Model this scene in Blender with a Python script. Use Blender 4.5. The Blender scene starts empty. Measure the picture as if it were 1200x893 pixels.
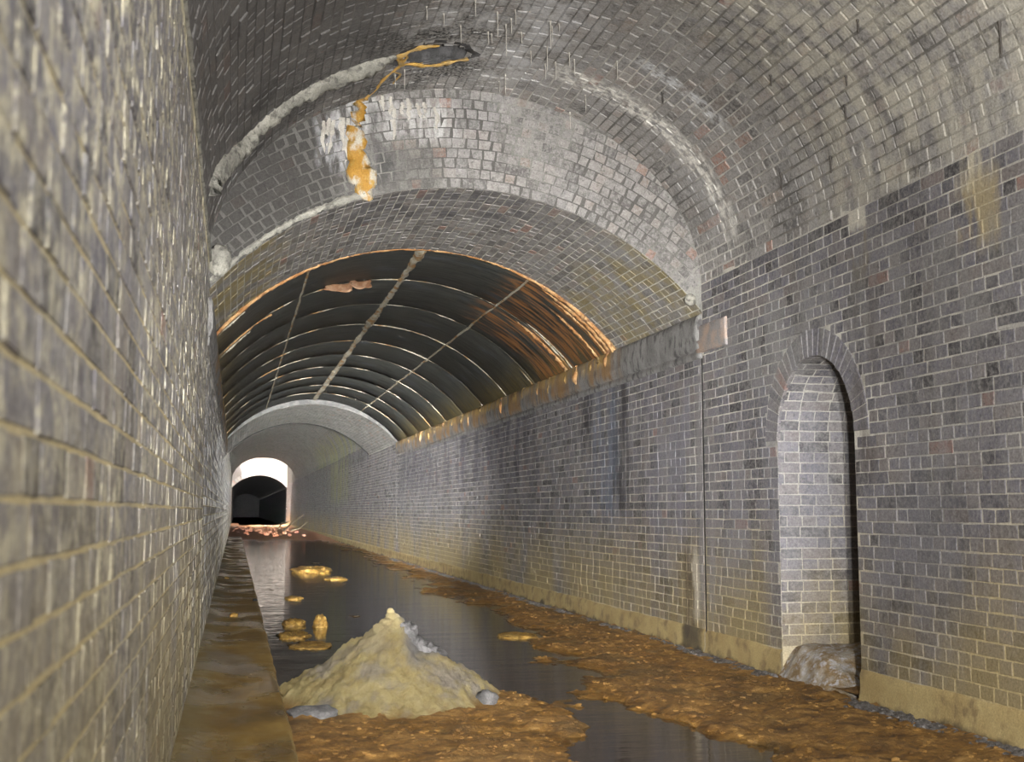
import bpy, math, random
import numpy as np
from mathutils import Matrix, Vector

random.seed(7)
rng = np.random.default_rng(11)
scene = bpy.context.scene
C = scene.collection

# ------------------------------------------------------------------ camera, world, lights, exposure
# the camera stands at the world origin; the tunnel runs along +Y, +X is to the right, water lies at z = -1.25
FPX = 1400.0
RIGHT = np.array((0.97439, -0.22488, 0.0)); UP = np.array((-0.02419, -0.10483, 0.9942)); FWD = np.array((0.22358, 0.96873, 0.10759))
cd = bpy.data.cameras.new('camera'); cam = bpy.data.objects.new('camera', cd); C.objects.link(cam)
cd.sensor_width = 36.0; cd.lens = FPX / 1200 * 36.0; cd.clip_start = 0.05; cd.clip_end = 400
cam.matrix_world = Matrix(((RIGHT[0], UP[0], -FWD[0], 0), (RIGHT[1], UP[1], -FWD[1], 0), (RIGHT[2], UP[2], -FWD[2], 0), (0, 0, 0, 1)))
cd.dof.use_dof = True; cd.dof.focus_distance = 11.0; cd.dof.aperture_fstop = 4.8
scene.camera = cam
scene.view_settings.view_transform = 'Standard'; scene.view_settings.look = 'None'
scene.view_settings.gamma = 1.0; scene.view_settings.use_curve_mapping = False
scene.view_settings.exposure = 0.0

world = bpy.data.worlds.new('overcast_sky'); scene.world = world; world.use_nodes = True
world.node_tree.nodes['Background'].inputs['Color'].default_value = (1.0, 0.95, 0.88, 1)
world.node_tree.nodes['Background'].inputs['Strength'].default_value = 5.0

def look(o, d):
    o.rotation_euler = Vector(d).normalized().to_track_quat('-Z', 'Y').to_euler()

sd = bpy.data.lights.new('sun', 'SUN'); sd.energy = 26.0; sd.angle = 0.03; sd.color = (1.0, 0.90, 0.80)
sun = bpy.data.objects.new('sun', sd); C.objects.link(sun); look(sun, (0.13, 0.62, -0.80))

def torch(name, loc, aim, power, size, blend=1.0, color=(1, .98, .95), radius=0.05, linear=True):
    l = bpy.data.lights.new(name, 'SPOT'); l.spot_size = math.radians(size); l.spot_blend = blend
    l.color = color; l.shadow_soft_size = radius; l.energy = power
    if linear:
        l.use_nodes = True; nt = l.node_tree; fo = nt.nodes.new('ShaderNodeLightFalloff')
        fo.inputs['Strength'].default_value = 1.0
        nt.links.new(fo.outputs['Linear'], nt.nodes['Emission'].inputs['Strength'])
    o = bpy.data.objects.new(name, l); C.objects.link(o); o.location = loc; look(o, aim); return o
# the photographer's lamps: a flood beside the camera and two tighter torches thrown down the tunnel
torch('flood_lamp', (0.60, -0.05, 0.20), (0.42, 0.86, 0.27), 265, 122, 0.9)
torch('torch_lamp', (0.36, 0.0, 0.12), (0.15, 0.97, 0.05), 800, 44, 1.0)
torch('far_torch_lamp', (0.30, 0.05, 0.05), (0.080, 0.97, 0.022), 7000, 15, 1.0)
al = bpy.data.lights.new('soft_fill_light', 'AREA'); al.shape = 'RECTANGLE'; al.size = 2.6; al.size_y = 2.0; al.energy = 240; al.color = (1, .98, .96)
so = bpy.data.objects.new('soft_fill_light', al); C.objects.link(so); so.location = (1.9, -1.75, .9); look(so, (0.05, 1, 0.12))  # added soft fill behind the camera, lifts and flattens the lighting

# ------------------------------------------------------------------ helpers
def noise2(x, y, seed=0):
    x = np.asarray(x, float); y = np.asarray(y, float)
    xi = np.floor(x).astype(np.int64); yi = np.floor(y).astype(np.int64); xf = x - xi; yf = y - yi
    def h(a, b):
        n = (a * 374761393 + b * 668265263 + seed * 982451653) & 0x7fffffff
        n = ((n ^ (n >> 13)) * 1274126177) & 0x7fffffff
        n = (n ^ (n >> 16)) & 0xffff
        return n / 65535.0
    u = xf * xf * (3 - 2 * xf); v = yf * yf * (3 - 2 * yf)
    return (h(xi, yi) * (1 - u) + h(xi + 1, yi) * u) * (1 - v) + (h(xi, yi + 1) * (1 - u) + h(xi + 1, yi + 1) * u) * v
def fbm(x, y, seed=0, oct=4):
    s = 0; a = .5
    for i in range(oct):
        s = s + a * noise2(np.asarray(x) * 2 ** i, np.asarray(y) * 2 ** i, seed + i); a *= .5
    return s / (1 - .5 ** oct)
def sstep(a, b, x):
    t = np.clip((np.asarray(x, float) - a) / (b - a), 0, 1); return t * t * (3 - 2 * t)

def mesh_np(name, V, F, rnd=None, smooth=False):
    """V (n,3), F (m,4) quads or (m,3)"""
    me = bpy.data.meshes.new(name); V = np.ascontiguousarray(V, np.float32); F = np.ascontiguousarray(F, np.int32)
    k = F.shape[1]
    me.vertices.add(len(V)); me.vertices.foreach_set('co', V.ravel())
    me.loops.add(F.size); me.loops.foreach_set('vertex_index', F.ravel())
    me.polygons.add(len(F)); me.polygons.foreach_set('loop_start', np.arange(0, F.size, k, dtype=np.int32))
    me.polygons.foreach_set('loop_total', np.full(len(F), k, np.int32))
    me.polygons.foreach_set('use_smooth', np.full(len(F), smooth))
    me.update(calc_edges=True)
    if rnd is not None:
        a = me.attributes.new('rnd', 'FLOAT', 'POINT'); a.data.foreach_set('value', np.ascontiguousarray(rnd, np.float32))
    return me
def tag(o, label=None, cat=None, group=None, kind=None):
    if label: o['label'] = label
    if cat: o['category'] = cat
    if group: o['group'] = group
    if kind: o['kind'] = kind
    return o
def obj(name, me, mat, parent=None, loc=(0, 0, 0)):
    o = bpy.data.objects.new(name, me); C.objects.link(o); o.location = loc
    if mat and not me.materials: me.materials.append(mat)
    if parent: o.parent = parent
    return o
def grid_faces(nu, nv):
    i = np.arange(nu - 1)[:, None] * nv + np.arange(nv - 1)[None, :]
    return np.stack([i, i + 1, i + nv + 1, i + nv], -1).reshape(-1, 4)
class MB:
    def __init__(s): s.v = []; s.f = []
    def box(s, x0, x1, y0, y1, z0, z1):
        b = len(s.v); s.v += [(x, y, z) for x in (x0, x1) for y in (y0, y1) for z in (z0, z1)]
        s.f += [tuple(b + i for i in q) for q in ((0, 1, 3, 2), (4, 6, 7, 5), (0, 4, 5, 1), (2, 3, 7, 6), (0, 2, 6, 4), (1, 5, 7, 3))]
    def quad(s, *p):
        b = len(s.v); s.v += [tuple(q) for q in p]; s.f.append((b, b + 1, b + 2, b + 3))
    def mesh(s, name, smooth=False): return mesh_np(name, np.array(s.v), np.array(s.f), smooth=smooth)
def tube(path, rad, n=6, seed=0, rough=0.0, squash=None):
    """tube along path (k,3), per-point radius; closed ends by taper"""
    path = np.array(path, float); k = len(path); rad = np.broadcast_to(np.asarray(rad, float), (k,))
    t = np.gradient(path, axis=0); t /= np.linalg.norm(t, axis=1)[:, None] + 1e-9
    ref = np.where(np.abs(t[:, 2:3]) > .9, np.array([[1., 0, 0]]), np.array([[0, 0, 1.]]))
    a = np.cross(t, ref); a /= np.linalg.norm(a, axis=1)[:, None]; b = np.cross(a, t)
    r = np.random.default_rng(seed); an = np.linspace(0, 2 * np.pi, n, endpoint=False)
    R = rad[:, None] * (1 + rough * r.uniform(-1, 1, (k, n)))
    V = path[:, None] + R[..., None] * (np.cos(an)[None, :, None] * a[:, None] + np.sin(an)[None, :, None] * b[:, None])
    i = np.arange(k - 1)[:, None] * n + np.arange(n)[None, :]; j = np.arange(k - 1)[:, None] * n + (np.arange(n)[None, :] + 1) % n
    F = np.stack([i, j, j + n, i + n], -1).reshape(-1, 4)
    return V.reshape(-1, 3), F
def lump(c, r, seed, nu=10, nv=7, rough=.25):
    """irregular stone or clod"""
    g = np.random.default_rng(seed); th = np.linspace(0, np.pi, nv); ph = np.linspace(0, 2 * np.pi, nu, endpoint=False)
    d = 1 + rough * g.uniform(-1, 1, (nv, nu)); d[0] = d[0].mean(); d[-1] = d[-1].mean()
    x = np.sin(th)[:, None] * np.cos(ph) * d; y = np.sin(th)[:, None] * np.sin(ph) * d; z = np.cos(th)[:, None] * np.ones(nu) * d
    V = np.stack([x * r[0], y * r[1], z * r[2]], -1).reshape(-1, 3) + np.array(c)
    i = np.arange(nv - 1)[:, None] * nu + np.arange(nu); j = np.arange(nv - 1)[:, None] * nu + (np.arange(nu) + 1) % nu
    F = np.stack([i, i + nu, j + nu, j], -1).reshape(-1, 4)
    return V, F
def project(P):
    d = P @ FWD; d = np.where(np.abs(d) < 1e-6, 1e-6, d)
    return 600 + FPX * (P @ RIGHT) / d, 446.5 - FPX * (P @ UP) / d, d

# ------------------------------------------------------------------ procedural materials
class NT:
    def __init__(s, name):
        s.m = bpy.data.materials.new(name); s.m.use_nodes = True; s.t = s.m.node_tree; s.b = s.t.nodes['Principled BSDF']
        s.pos = s.n('ShaderNodeNewGeometry').outputs['Position']
        s.xyz = None
    def n(s, t, **k):
        x = s.t.nodes.new(t)
        for a, v in k.items(): setattr(x, a, v)
        return x
    def put(s, sock, v):
        if isinstance(v, (int, float)): sock.default_value = v
        elif isinstance(v, (tuple, list)): sock.default_value = tuple(v) + ((1,) if len(v) == 3 and sock.type == 'RGBA' else ())
        else: s.t.links.new(v, sock)
    def sep(s):
        if s.xyz is None:
            q = s.n('ShaderNodeSeparateXYZ'); s.put(q.inputs[0], s.pos); s.xyz = q.outputs
        return s.xyz
    def math(s, op, a, b=0.0, c=None, clamp=False):
        q = s.n('ShaderNodeMath', operation=op, use_clamp=clamp); s.put(q.inputs[0], a); s.put(q.inputs[1], b)
        if c is not None: s.put(q.inputs[2], c)
        return q.outputs[0]
    def scale(s, v, off=(0, 0, 0)):
        q = s.n('ShaderNodeMapping'); s.put(q.inputs['Vector'], s.pos); q.inputs['Scale'].default_value = v; q.inputs['Location'].default_value = off
        return q.outputs[0]
    def noise(s, sc, detail=3, vec=None, rough=.55, out='Fac', dist=0.0):
        q = s.n('ShaderNodeTexNoise'); s.put(q.inputs['Vector'], vec if vec is not None else s.pos)
        q.inputs['Scale'].default_value = sc; q.inputs['Detail'].default_value = detail; q.inputs['Roughness'].default_value = rough; q.inputs['Distortion'].default_value = dist
        return q.outputs[out]
    def rng(s, v, a, b, c=0.0, d=1.0, smooth=True):
        q = s.n('ShaderNodeMapRange'); q.interpolation_type = 'SMOOTHSTEP' if smooth else 'LINEAR'
        s.put(q.inputs['Value'], v)
        for i, x in zip((1, 2, 3, 4), (a, b, c, d)): q.inputs[i].default_value = x
        return q.outputs[0]
    def ramp(s, v, stops, const=False):
        q = s.n('ShaderNodeValToRGB'); s.put(q.inputs[0], v); r = q.color_ramp
        if const: r.interpolation = 'CONSTANT'
        while len(r.elements) < len(stops): r.elements.new(.5)
        for e, (p, c) in zip(r.elements, stops): e.position = p; e.color = tuple(c) + (1,)
        return q.outputs[0]
    def mix(s, f, a, b, blend='MIX'):
        q = s.n('ShaderNodeMix', data_type='RGBA', blend_type=blend); s.put(q.inputs[0], f); s.put(q.inputs[6], a); s.put(q.inputs[7], b)
        return q.outputs[2]
    def val(s, a, f):   # colour times value
        q = s.n('ShaderNodeVectorMath', operation='SCALE'); s.put(q.inputs[0], a); s.put(q.inputs[3], f); return q.outputs[0]
    def attr(s, name):
        q = s.n('ShaderNodeAttribute'); q.attribute_name = name; return q.outputs['Fac']
    def box(s, lo, hi, soft):   # stain region in world space with ragged edge
        f = None
        for i in range(3):
            if lo[i] is None: continue
            a = s.rng(s.jit()[i], lo[i] - soft[i], lo[i] + soft[i]); b = s.rng(s.jit()[i], hi[i] - soft[i], hi[i] + soft[i], 1, 0)
            g = s.math('MULTIPLY', a, b); f = g if f is None else s.math('MULTIPLY', f, g)
        return f
    def jit(s):
        if not hasattr(s, '_j'):
            nz = s.noise(4.0, 4, out='Color'); q = s.n('ShaderNodeVectorMath', operation='MULTIPLY_ADD'); s.put(q.inputs[0], nz)
            q.inputs[1].default_value = (.22, .22, .22); s.put(q.inputs[2], s.pos)
            w = s.n('ShaderNodeVectorMath', operation='SUBTRACT'); s.put(w.inputs[0], q.outputs[0]); w.inputs[1].default_value = (.11, .11, .11)
            p = s.n('ShaderNodeSeparateXYZ'); s.put(p.inputs[0], w.outputs[0]); s._j = p.outputs
        return s._j
    def done(s, col, rough=.75, bump=None, bstr=.3, bdist=.01, spec=.4, metal=0.0):
        s.put(s.b.inputs['Base Color'], col); s.put(s.b.inputs['Roughness'], rough); s.put(s.b.inputs['Specular IOR Level'], spec); s.put(s.b.inputs['Metallic'], metal)
        if bump is not None:
            q = s.n('ShaderNodeBump'); q.inputs['Strength'].default_value = bstr; q.inputs['Distance'].default_value = bdist
            s.put(q.inputs['Height'], bump); s.t.links.new(q.outputs[0], s.b.inputs['Normal'])
        return s.m

BLUE = [(0, (.030, .028, .029)), (.14, (.060, .057, .060)), (.35, (.110, .106, .121)), (.6, (.155, .150, .166)), (.8, (.165, .152, .147)), (.94, (.17, .15, .135)), (.985, (.17, .145, .13)), (.992, (.22, .11, .08)), (1, (.24, .12, .085))]
VAULT = [(0, (.10, .095, .09)), (.2, (.165, .155, .145)), (.5, (.225, .215, .205)), (.8, (.27, .255, .235)), (.94, (.25, .215, .19)), (.975, (.25, .21, .18)), (.985, (.28, .17, .13)), (1, (.28, .15, .11))]
def stains(T, col, specs):
    for (lo, hi, soft, color, strength, grain) in specs:
        f = T.box(lo, hi, soft)
        if grain:
            g = T.rng(T.noise(grain, 4, T.scale((1.6, 1.6, .45))), .38, .62); f = T.math('MULTIPLY', f, g)
        col = T.mix(T.math('MULTIPLY', f, strength), col, color)
    return col
def brick_mat(name, palette, veil=.5, splash=0.0, grit=.5, spcol=(.50, .45, .29), soot=.5, yellow=0.0, ytop=.2, lowcol=(.34, .27, .13), specs=(), gain=1.0, mortar=False, mcol=None, mdark=0.0, mdcol=(.07, .066, .06)):
    T = NT(name); x, y, z = T.sep()
    if mortar:
        col = T.mix(T.rng(T.noise(2.2, 4), .45, .68), mcol, tuple(c * .6 for c in mcol))
        if mdark: col = T.mix(T.math('MULTIPLY', T.rng(T.noise(.9, 3), .36, .56), mdark), col, mdcol)
    else:
        col = T.ramp(T.attr('rnd'), palette)
        col = T.mix(T.math('MULTIPLY', T.rng(T.noise(14, 4), .35, .75), .45), col, (.20, .19, .185))
        veins = T.rng(T.noise(2.0, 5, T.scale((1, 1, .35)), rough=.65), .45, .70)
        col = T.mix(T.math('MULTIPLY', veins, veil), col, (.30, .295, .295))
        st = T.rng(T.noise(1.3, 5, T.scale((1.5, 1.5, .3), (3, 7, 1)), rough=.6), .52, .68)
        col = T.mix(T.math('MULTIPLY', st, soot), col, (.045, .043, .042))
        gr = T.rng(T.noise(30, 5, rough=.7), .40, .64); col = T.mix(T.math('MULTIPLY', gr, grit), col, (.31, .30, .285))
        gd = T.rng(T.noise(22, 5, T.scale((1, 1, 1), (4, 8, 6)), rough=.7), .54, .66); col = T.mix(T.math('MULTIPLY', gd, .55), col, (.06, .057, .055))
    if splash:
        f = T.rng(T.noise(13, 6, rough=.75), .46, .60); f = T.math('MULTIPLY', f, T.rng(T.noise(2.1, 4, T.scale((1, 1, .7), (1, 6, 3))), .34, .58, .25, 1.0))
        col = T.mix(T.math('MULTIPLY', f, splash), col, spcol)
    if yellow:
        f = T.rng(z, ytop, ytop - 1.3); f = T.math('MULTIPLY', f, T.rng(T.noise(1.1, 5, T.scale((1, 1, .6), (9, 2, 4))), .25, .62))
        col = T.mix(T.math('MULTIPLY', f, yellow), col, tuple(c * 1.5 for c in lowcol) if mortar else lowcol)
    col = stains(T, col, specs)
    fine = T.noise(75, 4, rough=.7)
    col = T.val(col, T.rng(fine, .25, .75, .68 * gain, 1.32 * gain, smooth=False))
    return T.done(col, .8, T.noise(42, 5, rough=.7), .7, .012, .22)

OCHRE = (.46, .24, .05)
S_RN = [((None,), (0,), 0, 0, 0, 0)][:0]
def b3(y0, y1, z0, z1, sy, sz): return ((None, y0, z0), (None, y1, z1), (0, sy, sz))
def SP(reg, col, k, g): return (reg[0], reg[1], reg[2], col, k, g)
WHITE = (.62, .60, .56); DARK = (.03, .03, .032)
RIGHT_STAINS = [
    SP(b3(6.98, 7.2, 1.86, 2.03, .02, .02), (.58, .55, .48), .9, 0), SP(b3(6.98, 7.2, 1.5, 1.86, .03, .1), (.30, .26, .18), .6, 6.0), SP(b3(5.62, 5.95, 1.78, 2.03, .03, .05), (.60, .55, .43), .85, 7.0), SP(b3(5.6, 5.95, 1.45, 1.85, .05, .1), (.42, .34, .18), .7, 6.0), SP(b3(-1, 9.7, 1.0, 1.62, .2, .12), (.25, .245, .24), .65, 2.5), SP(b3(-1, 9.7, -.6, .9, .3, .3), (.23, .23, .255), .45, 1.6),
    SP(b3(6.9, 7.2, .2, 1.75, .12, .2), (.075, .062, .055), .6, 3.0),
    SP(b3(11.9, 12.6, .0, 1.5, .12, .2), DARK, .75, 3.0), SP(b3(12.3, 13.3, -.1, 1.3, .2, .2), (.17, .20, .26), .6, 4.0),
    SP(b3(10.0, 11.3, -.3, 1.1, .2, .3), (.24, .235, .27), .6, 2.0),
    SP(b3(13.2, 14.0, .6, 1.5, .2, .2), DARK, .6, 3.0),
    SP(b3(16, 30, .4, 1.5, .8, .3), (.07, .065, .085), .6, 1.5),
    SP(b3(10.05, 10.35, -1.3, -.35, .05, .12), (.10, .075, .045), .85, 5.0), SP(b3(10.0, 10.15, -.95, -.4, .04, .08), (.5, .45, .36), .9, 0),
    SP(b3(9.86, 10.0, -.9, 1.4, .04, .2), (.26, .25, .25), .7, 0), SP(b3(9.55, 9.8, -1., 1.3, .05, .2), (.26, .25, .25), .55, 4.0),
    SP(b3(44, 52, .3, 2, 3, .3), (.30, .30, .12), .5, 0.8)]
M_RIGHT = brick_mat('blue_brick_right', [(p, (c[0] * 1.12, c[1] * 1.12, c[2] * 1.2)) for p, c in BLUE], .45, soot=.35, yellow=.85, ytop=.12, specs=RIGHT_STAINS)
M_RIGHT_M = brick_mat('mortar_right', None, yellow=.85, ytop=.45, mortar=True, mcol=(.60, .575, .51), mdark=.45, mdcol=(.22, .215, .21), specs=RIGHT_STAINS)
M_LEFT = brick_mat('blue_brick_left', [(p, (c[0] * 1.15, c[1] * 1.15, c[2] * 1.2)) for p, c in BLUE], .65, soot=.22, grit=.75, splash=1.0, spcol=(.50, .465, .35), yellow=.7, ytop=.5, lowcol=(.30, .25, .13), specs=[SP(b3(-3, 9.9, 1.93, 2.2, .5, .04), (.55, .50, .34), .9, 0), SP(b3(9.9, 90, -1.2, 1.2, .3, .4), (.27, .29, .33), .6, 2.0)])
M_LEFT_M = brick_mat('mortar_left', None, splash=.6, yellow=.7, ytop=1.6, mortar=True, mcol=(.50, .455, .33), mdark=.75, mdcol=(.20, .195, .175))
VA_STAINS = [
    ((2.35, 8.80, None), (3.95, 9.12, None), (.15, .08, 0), (.62, .61, .57), .85, 5.0) if False else ((2.45, 8.95, 2.2), (3.97, 9.22, 4), (.1, .07, .1), (.64, .62, .57), .95, 11.0),
    ((2.9, 8.30, 2.9), (3.6, 8.46, 4), (.1, .05, .1), (.60, .61, .62), .8, 14.0),
    ((1.2, 7.6, 3), (2.4, 9.5, 4), (.3, .4, .1), (.50, .50, .51), .75, 4.0),
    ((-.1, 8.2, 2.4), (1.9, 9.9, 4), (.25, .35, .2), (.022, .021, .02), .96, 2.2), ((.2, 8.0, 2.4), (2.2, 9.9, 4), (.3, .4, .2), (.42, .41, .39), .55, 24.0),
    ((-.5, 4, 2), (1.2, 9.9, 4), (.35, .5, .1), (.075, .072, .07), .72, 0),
    ((2.9, 4, 2), (4.3, 7.5, 4), (.4, .6, .1), (.46, .435, .36), .6, 5.0)]
M_VA = brick_mat('vault_brick_near', VAULT, .7, gain=1.22, grit=.7, soot=.42, specs=VA_STAINS)
M_VA_M = brick_mat('vault_mortar_near', None, mortar=True, mcol=(.50, .48, .44), mdark=.85, specs=VA_STAINS)
M_VB = brick_mat('vault_brick_ring', VAULT, .5, gain=1.1, soot=.30, specs=[((3.0, 9.5, 1.5), (4.2, 12.5, 2.35), (.3, .3, .15), (.27, .22, .10), .7, 2.0), ((-.5, 9.5, 1.5), (.5, 12.5, 2.3), (.2, .3, .15), (.26, .21, .09), .8, 2.0), ((.8, 9.8, 2.3), (2.6, 11, 3), (.2, .2, .1), (.06, .06, .075), .5, 2.5)])
M_VB_M = brick_mat('vault_mortar_ring', None, mortar=True, mcol=(.60, .58, .50), mdark=.3)
M_HEAD = brick_mat('headwall_brick', [(p, tuple(x * .82 for x in c)) for p, c in VAULT], .4, soot=.25, specs=[((-.5, 9, 1.9), (.95, 10.2, 4), (.25, .3, .2), (.042, .040, .037), .92, 0), ((1.05, 9, 2.6), (1.7, 10.2, 3.1), (.1, .3, .1), (.09, .088, .08), .6, 0), ((.72, 9, 3.14), (1.75, 10.2, 3.52), (.05, .3, .07), (.40, .395, .385), .85, 9.0), ((.6, 9, 2.85), (.9, 10.2, 3.3), (.05, .3, .07), (.36, .36, .37), .7, 9.0), ((1.0, 9, 2.7), (1.3, 10.2, 3.4), (.06, .3, .06), (.04, .04, .04), .7, 4.0)])
M_HEAD_M = brick_mat('headwall_mortar', None, mortar=True, mcol=(.24, .235, .215), mdark=.85, mdcol=(.075, .072, .067), specs=[((-.5, 9, 1.9), (.9, 10.2, 4), (.25, .3, .2), (.10, .098, .09), .8, 0)])
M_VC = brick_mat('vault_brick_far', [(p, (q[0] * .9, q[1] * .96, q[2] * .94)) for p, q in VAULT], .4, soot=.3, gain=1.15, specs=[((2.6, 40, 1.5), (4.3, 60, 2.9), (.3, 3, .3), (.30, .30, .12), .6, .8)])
M_VC_M = brick_mat('vault_mortar_far', None, mortar=True, mcol=(.52, .53, .48), mdark=.4)

def simple(name, c1, c2, sc, rough=.8, bsc=30, bstr=.5, c3=None, bd=.015, spec=.4, stretch=(1, 1, 1), thr=(.38, .62), specs=()):
    T = NT(name); v = T.scale(stretch); col = T.mix(T.rng(T.noise(sc, 5, v), *thr), c1, c2)
    if c3: col = T.mix(T.rng(T.noise(sc * 2.7, 5, T.scale(stretch, (5, 3, 8))), .50, .66), col, c3)
    col = stains(T, col, specs)
    col = T.val(col, T.rng(T.noise(90, 4, rough=.7), .25, .75, .72, 1.28, smooth=False))
    return T.done(col, rough, T.noise(bsc, 6, rough=.68), bstr, bd, spec)
M_PLINTH = simple('sand_render', (.47, .37, .175), (.40, .30, .135), 2.5, .85, 26, .5, (.27, .20, .10), specs=[SP(b3(-3, 90, -1.5, -1.215, 1, .03), (.06, .05, .035), .9, 0), SP(b3(9.98, 10.4, -1.3, -.9, .08, .2), DARK, .8, 0)])
M_BEAM = simple('springer_concrete', (.27, .265, .255), (.19, .185, .18), 5.0, .85, 35, 1.0, (.10, .095, .095), stretch=(1, 1, .5), specs=[SP(b3(12.2, 31, 1.42, 1.9, .3, .06), (.30, .17, .06), .85, 2.2), SP(b3(12.5, 31, 1.60, 1.9, .3, .05), (.50, .33, .10), .85, 3.0)])
M_PATCH = simple('pink_plaster', (.40, .30, .24), (.27, .255, .25), 6, .8, 30, .5)
M_JOINT = simple('joint_black', (.012, .012, .012), (.02, .02, .02), 5, .95)
M_LIMEBAND = simple('lime_fillet', (.34, .33, .285), (.24, .235, .205), 7, .9, 40, 1.0, (.14, .135, .12))
M_CALC = simple('calcite', (.44, .42, .37), (.34, .32, .28), 9, .55, 30, .6)
M_CALCDK = simple('dark_calcite', (.05, .045, .04), (.09, .08, .07), 9, .6)
M_FLOW = simple('ochre_flowstone', (.42, .39, .32), (.33, .175, .025), 9, .6, 24, .9, (.37, .235, .06), stretch=(1, 1, .6), thr=(.42, .55))
M_OCHRECRUST = simple('ochre_crust', (.55, .33, .08), (.40, .28, .12), 9, .7, 40, 1.0)
M_DRIP = simple('brown_drip', (.26, .16, .05), (.17, .12, .06), 9, .7, 40, .8)
M_HOLE = simple('broken_brick_recess', (.055, .055, .055), (.10, .098, .10), 9, .9, 22, 1.0)
def iron_mat():
    T = NT('dark_iron'); x, y, z = T.sep()
    v = T.scale((1.0, 9.0, 1.0)); n1 = T.noise(2.2, 6, v, rough=.65)
    col = T.mix(T.rng(n1, .32, .66), (.014, .017, .016), (.075, .078, .070))
    col = T.mix(T.math('MULTIPLY', T.rng(T.noise(2.4, 4, T.scale((.8, 1.2, .8), (4, 4, 4))), .55, .7), .45), col, (.085, .10, .125))
    low = T.math('MULTIPLY', T.rng(z, 2.15, 1.72), T.rng(T.noise(3.0, 5, T.scale((1, 6, .6))), .36, .6))
    col = T.mix(T.math('MULTIPLY', low, .85), col, (.16, .12, .035))
    rust = T.math('MULTIPLY', T.box((2.9, 12.3, 1.6), (4.2, 15.6, 2.6), (.15, .1, .2)), T.rng(T.noise(2.6, 5, T.scale((.8, 5, .8), (2, 2, 2))), .46, .58))
    col = T.mix(T.math('MULTIPLY', rust, .9), col, (.34, .15, .05))
    return T.done(col, .48, T.noise(14, 6, T.scale((1, 5, 1)), rough=.7), .5, .02, .5)
M_IRON = iron_mat()
M_SEAM = simple('lime_rust_seam', (.44, .41, .33), (.32, .18, .07), 5, .8, 40, .8, (.38, .31, .18), thr=(.50, .62))
M_RUST = simple('rust_scale', (.36, .17, .06), (.48, .30, .14), 6, .8, 40, .8, (.17, .085, .04))
M_FLAKE = simple('rust_flake', (.34, .21, .13), (.24, .12, .06), 12, .8, 40, .6)

def mud_mat():
    T = NT('ochre_mud'); x, y, z = T.sep()
    n1 = T.noise(5.0, 8, T.scale((.75, 1.2, 1)), rough=.82)
    col = T.ramp(n1, [(.32, (.035, .017, .005)), (.43, (.13, .062, .011)), (.53, (.27, .135, .025)), (.63, (.47, .27, .075)), (.75, (.66, .47, .22))])
    hi = T.rng(z, -1.235, -1.20); col = T.mix(T.math('MULTIPLY', hi, .18), col, (.50, .29, .09))
    col = T.mix(T.rng(z, -1.238, -1.262), col, (.050, .033, .017))
    col = T.mix(T.math('MULTIPLY', T.rng(T.noise(1.4, 4, T.scale((1, 1, 1), (8, 1, 0))), .52, .64), .55), col, (.10, .065, .022))
    col = T.mix(T.math('MULTIPLY', T.rng(y, 40, 52), .75), col, (.62, .30, .17))
    return T.done(col, T.rng(z, -1.255, -1.215, .18, .75), T.noise(28, 6, rough=.75), .9, .03, .5)
M_MUD = mud_mat()
def water_mat():
    T = NT('murky_water'); x, y, z = T.sep()
    col = T.mix(T.rng(y, 13.5, 8.0), (.013, .013, .012), (.055, .036, .020))
    w = T.noise(5.0, 3, T.scale((.35, 1.3, 1))); fine = T.noise(2.0, 4, T.scale((.6, 2.2, 1), (3, 3, 3)))
    h = T.math('ADD', T.math('MULTIPLY', w, T.rng(T.math('SUBTRACT', y, T.math('MULTIPLY', x, 4.0)), 4, 14, .06, 1.0)), fine)
    return T.done(col, .05, h, .09, .05, .55)
M_WATER = water_mat()
def bench_mat():
    T = NT('wet_bench_concrete'); x, y, z = T.sep()
    n1 = T.noise(2.6, 6, T.scale((1, .55, 1)), rough=.65)
    col = T.ramp(n1, [(.30, (.10, .060, .014)), (.48, (.22, .135, .028)), (.62, (.31, .20, .05)), (.75, (.42, .31, .12))])
    col = T.mix(T.math('MULTIPLY', T.rng(x, -.02, -.2), .55), col, (.26, .22, .11))
    col = T.mix(T.math('MULTIPLY', T.rng(T.noise(1.1, 4, T.scale((2, .6, 1), (1, 5, 1))), .54, .64), .5), col, (.26, .24, .21))
    rough = T.rng(T.noise(1.3, 4, T.scale((1.2, .8, 1), (7, 2, 5))), .40, .60, .14, .6)
    return T.done(col, rough, T.noise(11, 6, T.scale((1, 1.6, 1)), rough=.7), .35, .012, .5)
M_BENCH = bench_mat()
def heap_mat():
    T = NT('pale_sand_heap'); x, y, z = T.sep()
    col = T.ramp(T.noise(5, 6, rough=.7), [(.3, (.29, .22, .09)), (.5, (.44, .355, .16)), (.7, (.54, .46, .25))])
    col = T.mix(T.math('MULTIPLY', T.rng(T.noise(3.2, 5, T.scale((1, 1, 1), (2, 9, 2))), .45, .62), T.rng(z, -.75, -1.1, .25, .85)), col, (.30, .27, .235))
    g = T.box((1.10, 7.5, -.95), (1.42, 8.9, -.62), (.06, .3, .06)); col = T.mix(T.math('MULTIPLY', g, .9), col, (.20, .198, .205))
    col = T.mix(T.math('MULTIPLY', T.rng(z, -1.15, -1.23), T.rng(T.noise(4, 4), .4, .6)), col, (.26, .15, .045))
    return T.done(col, .9, T.noise(60, 7, rough=.85), 1.0, .045, .2)
M_HEAP = heap_mat()
M_GCLOD = simple('grey_clod', (.16, .155, .155), (.085, .083, .082), 12, .9, 40, .9)
M_GRAVEL = simple('dark_gravel', (.13, .12, .115), (.07, .062, .055), 12, .8, 40, .8, (.22, .21, .20))
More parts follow.
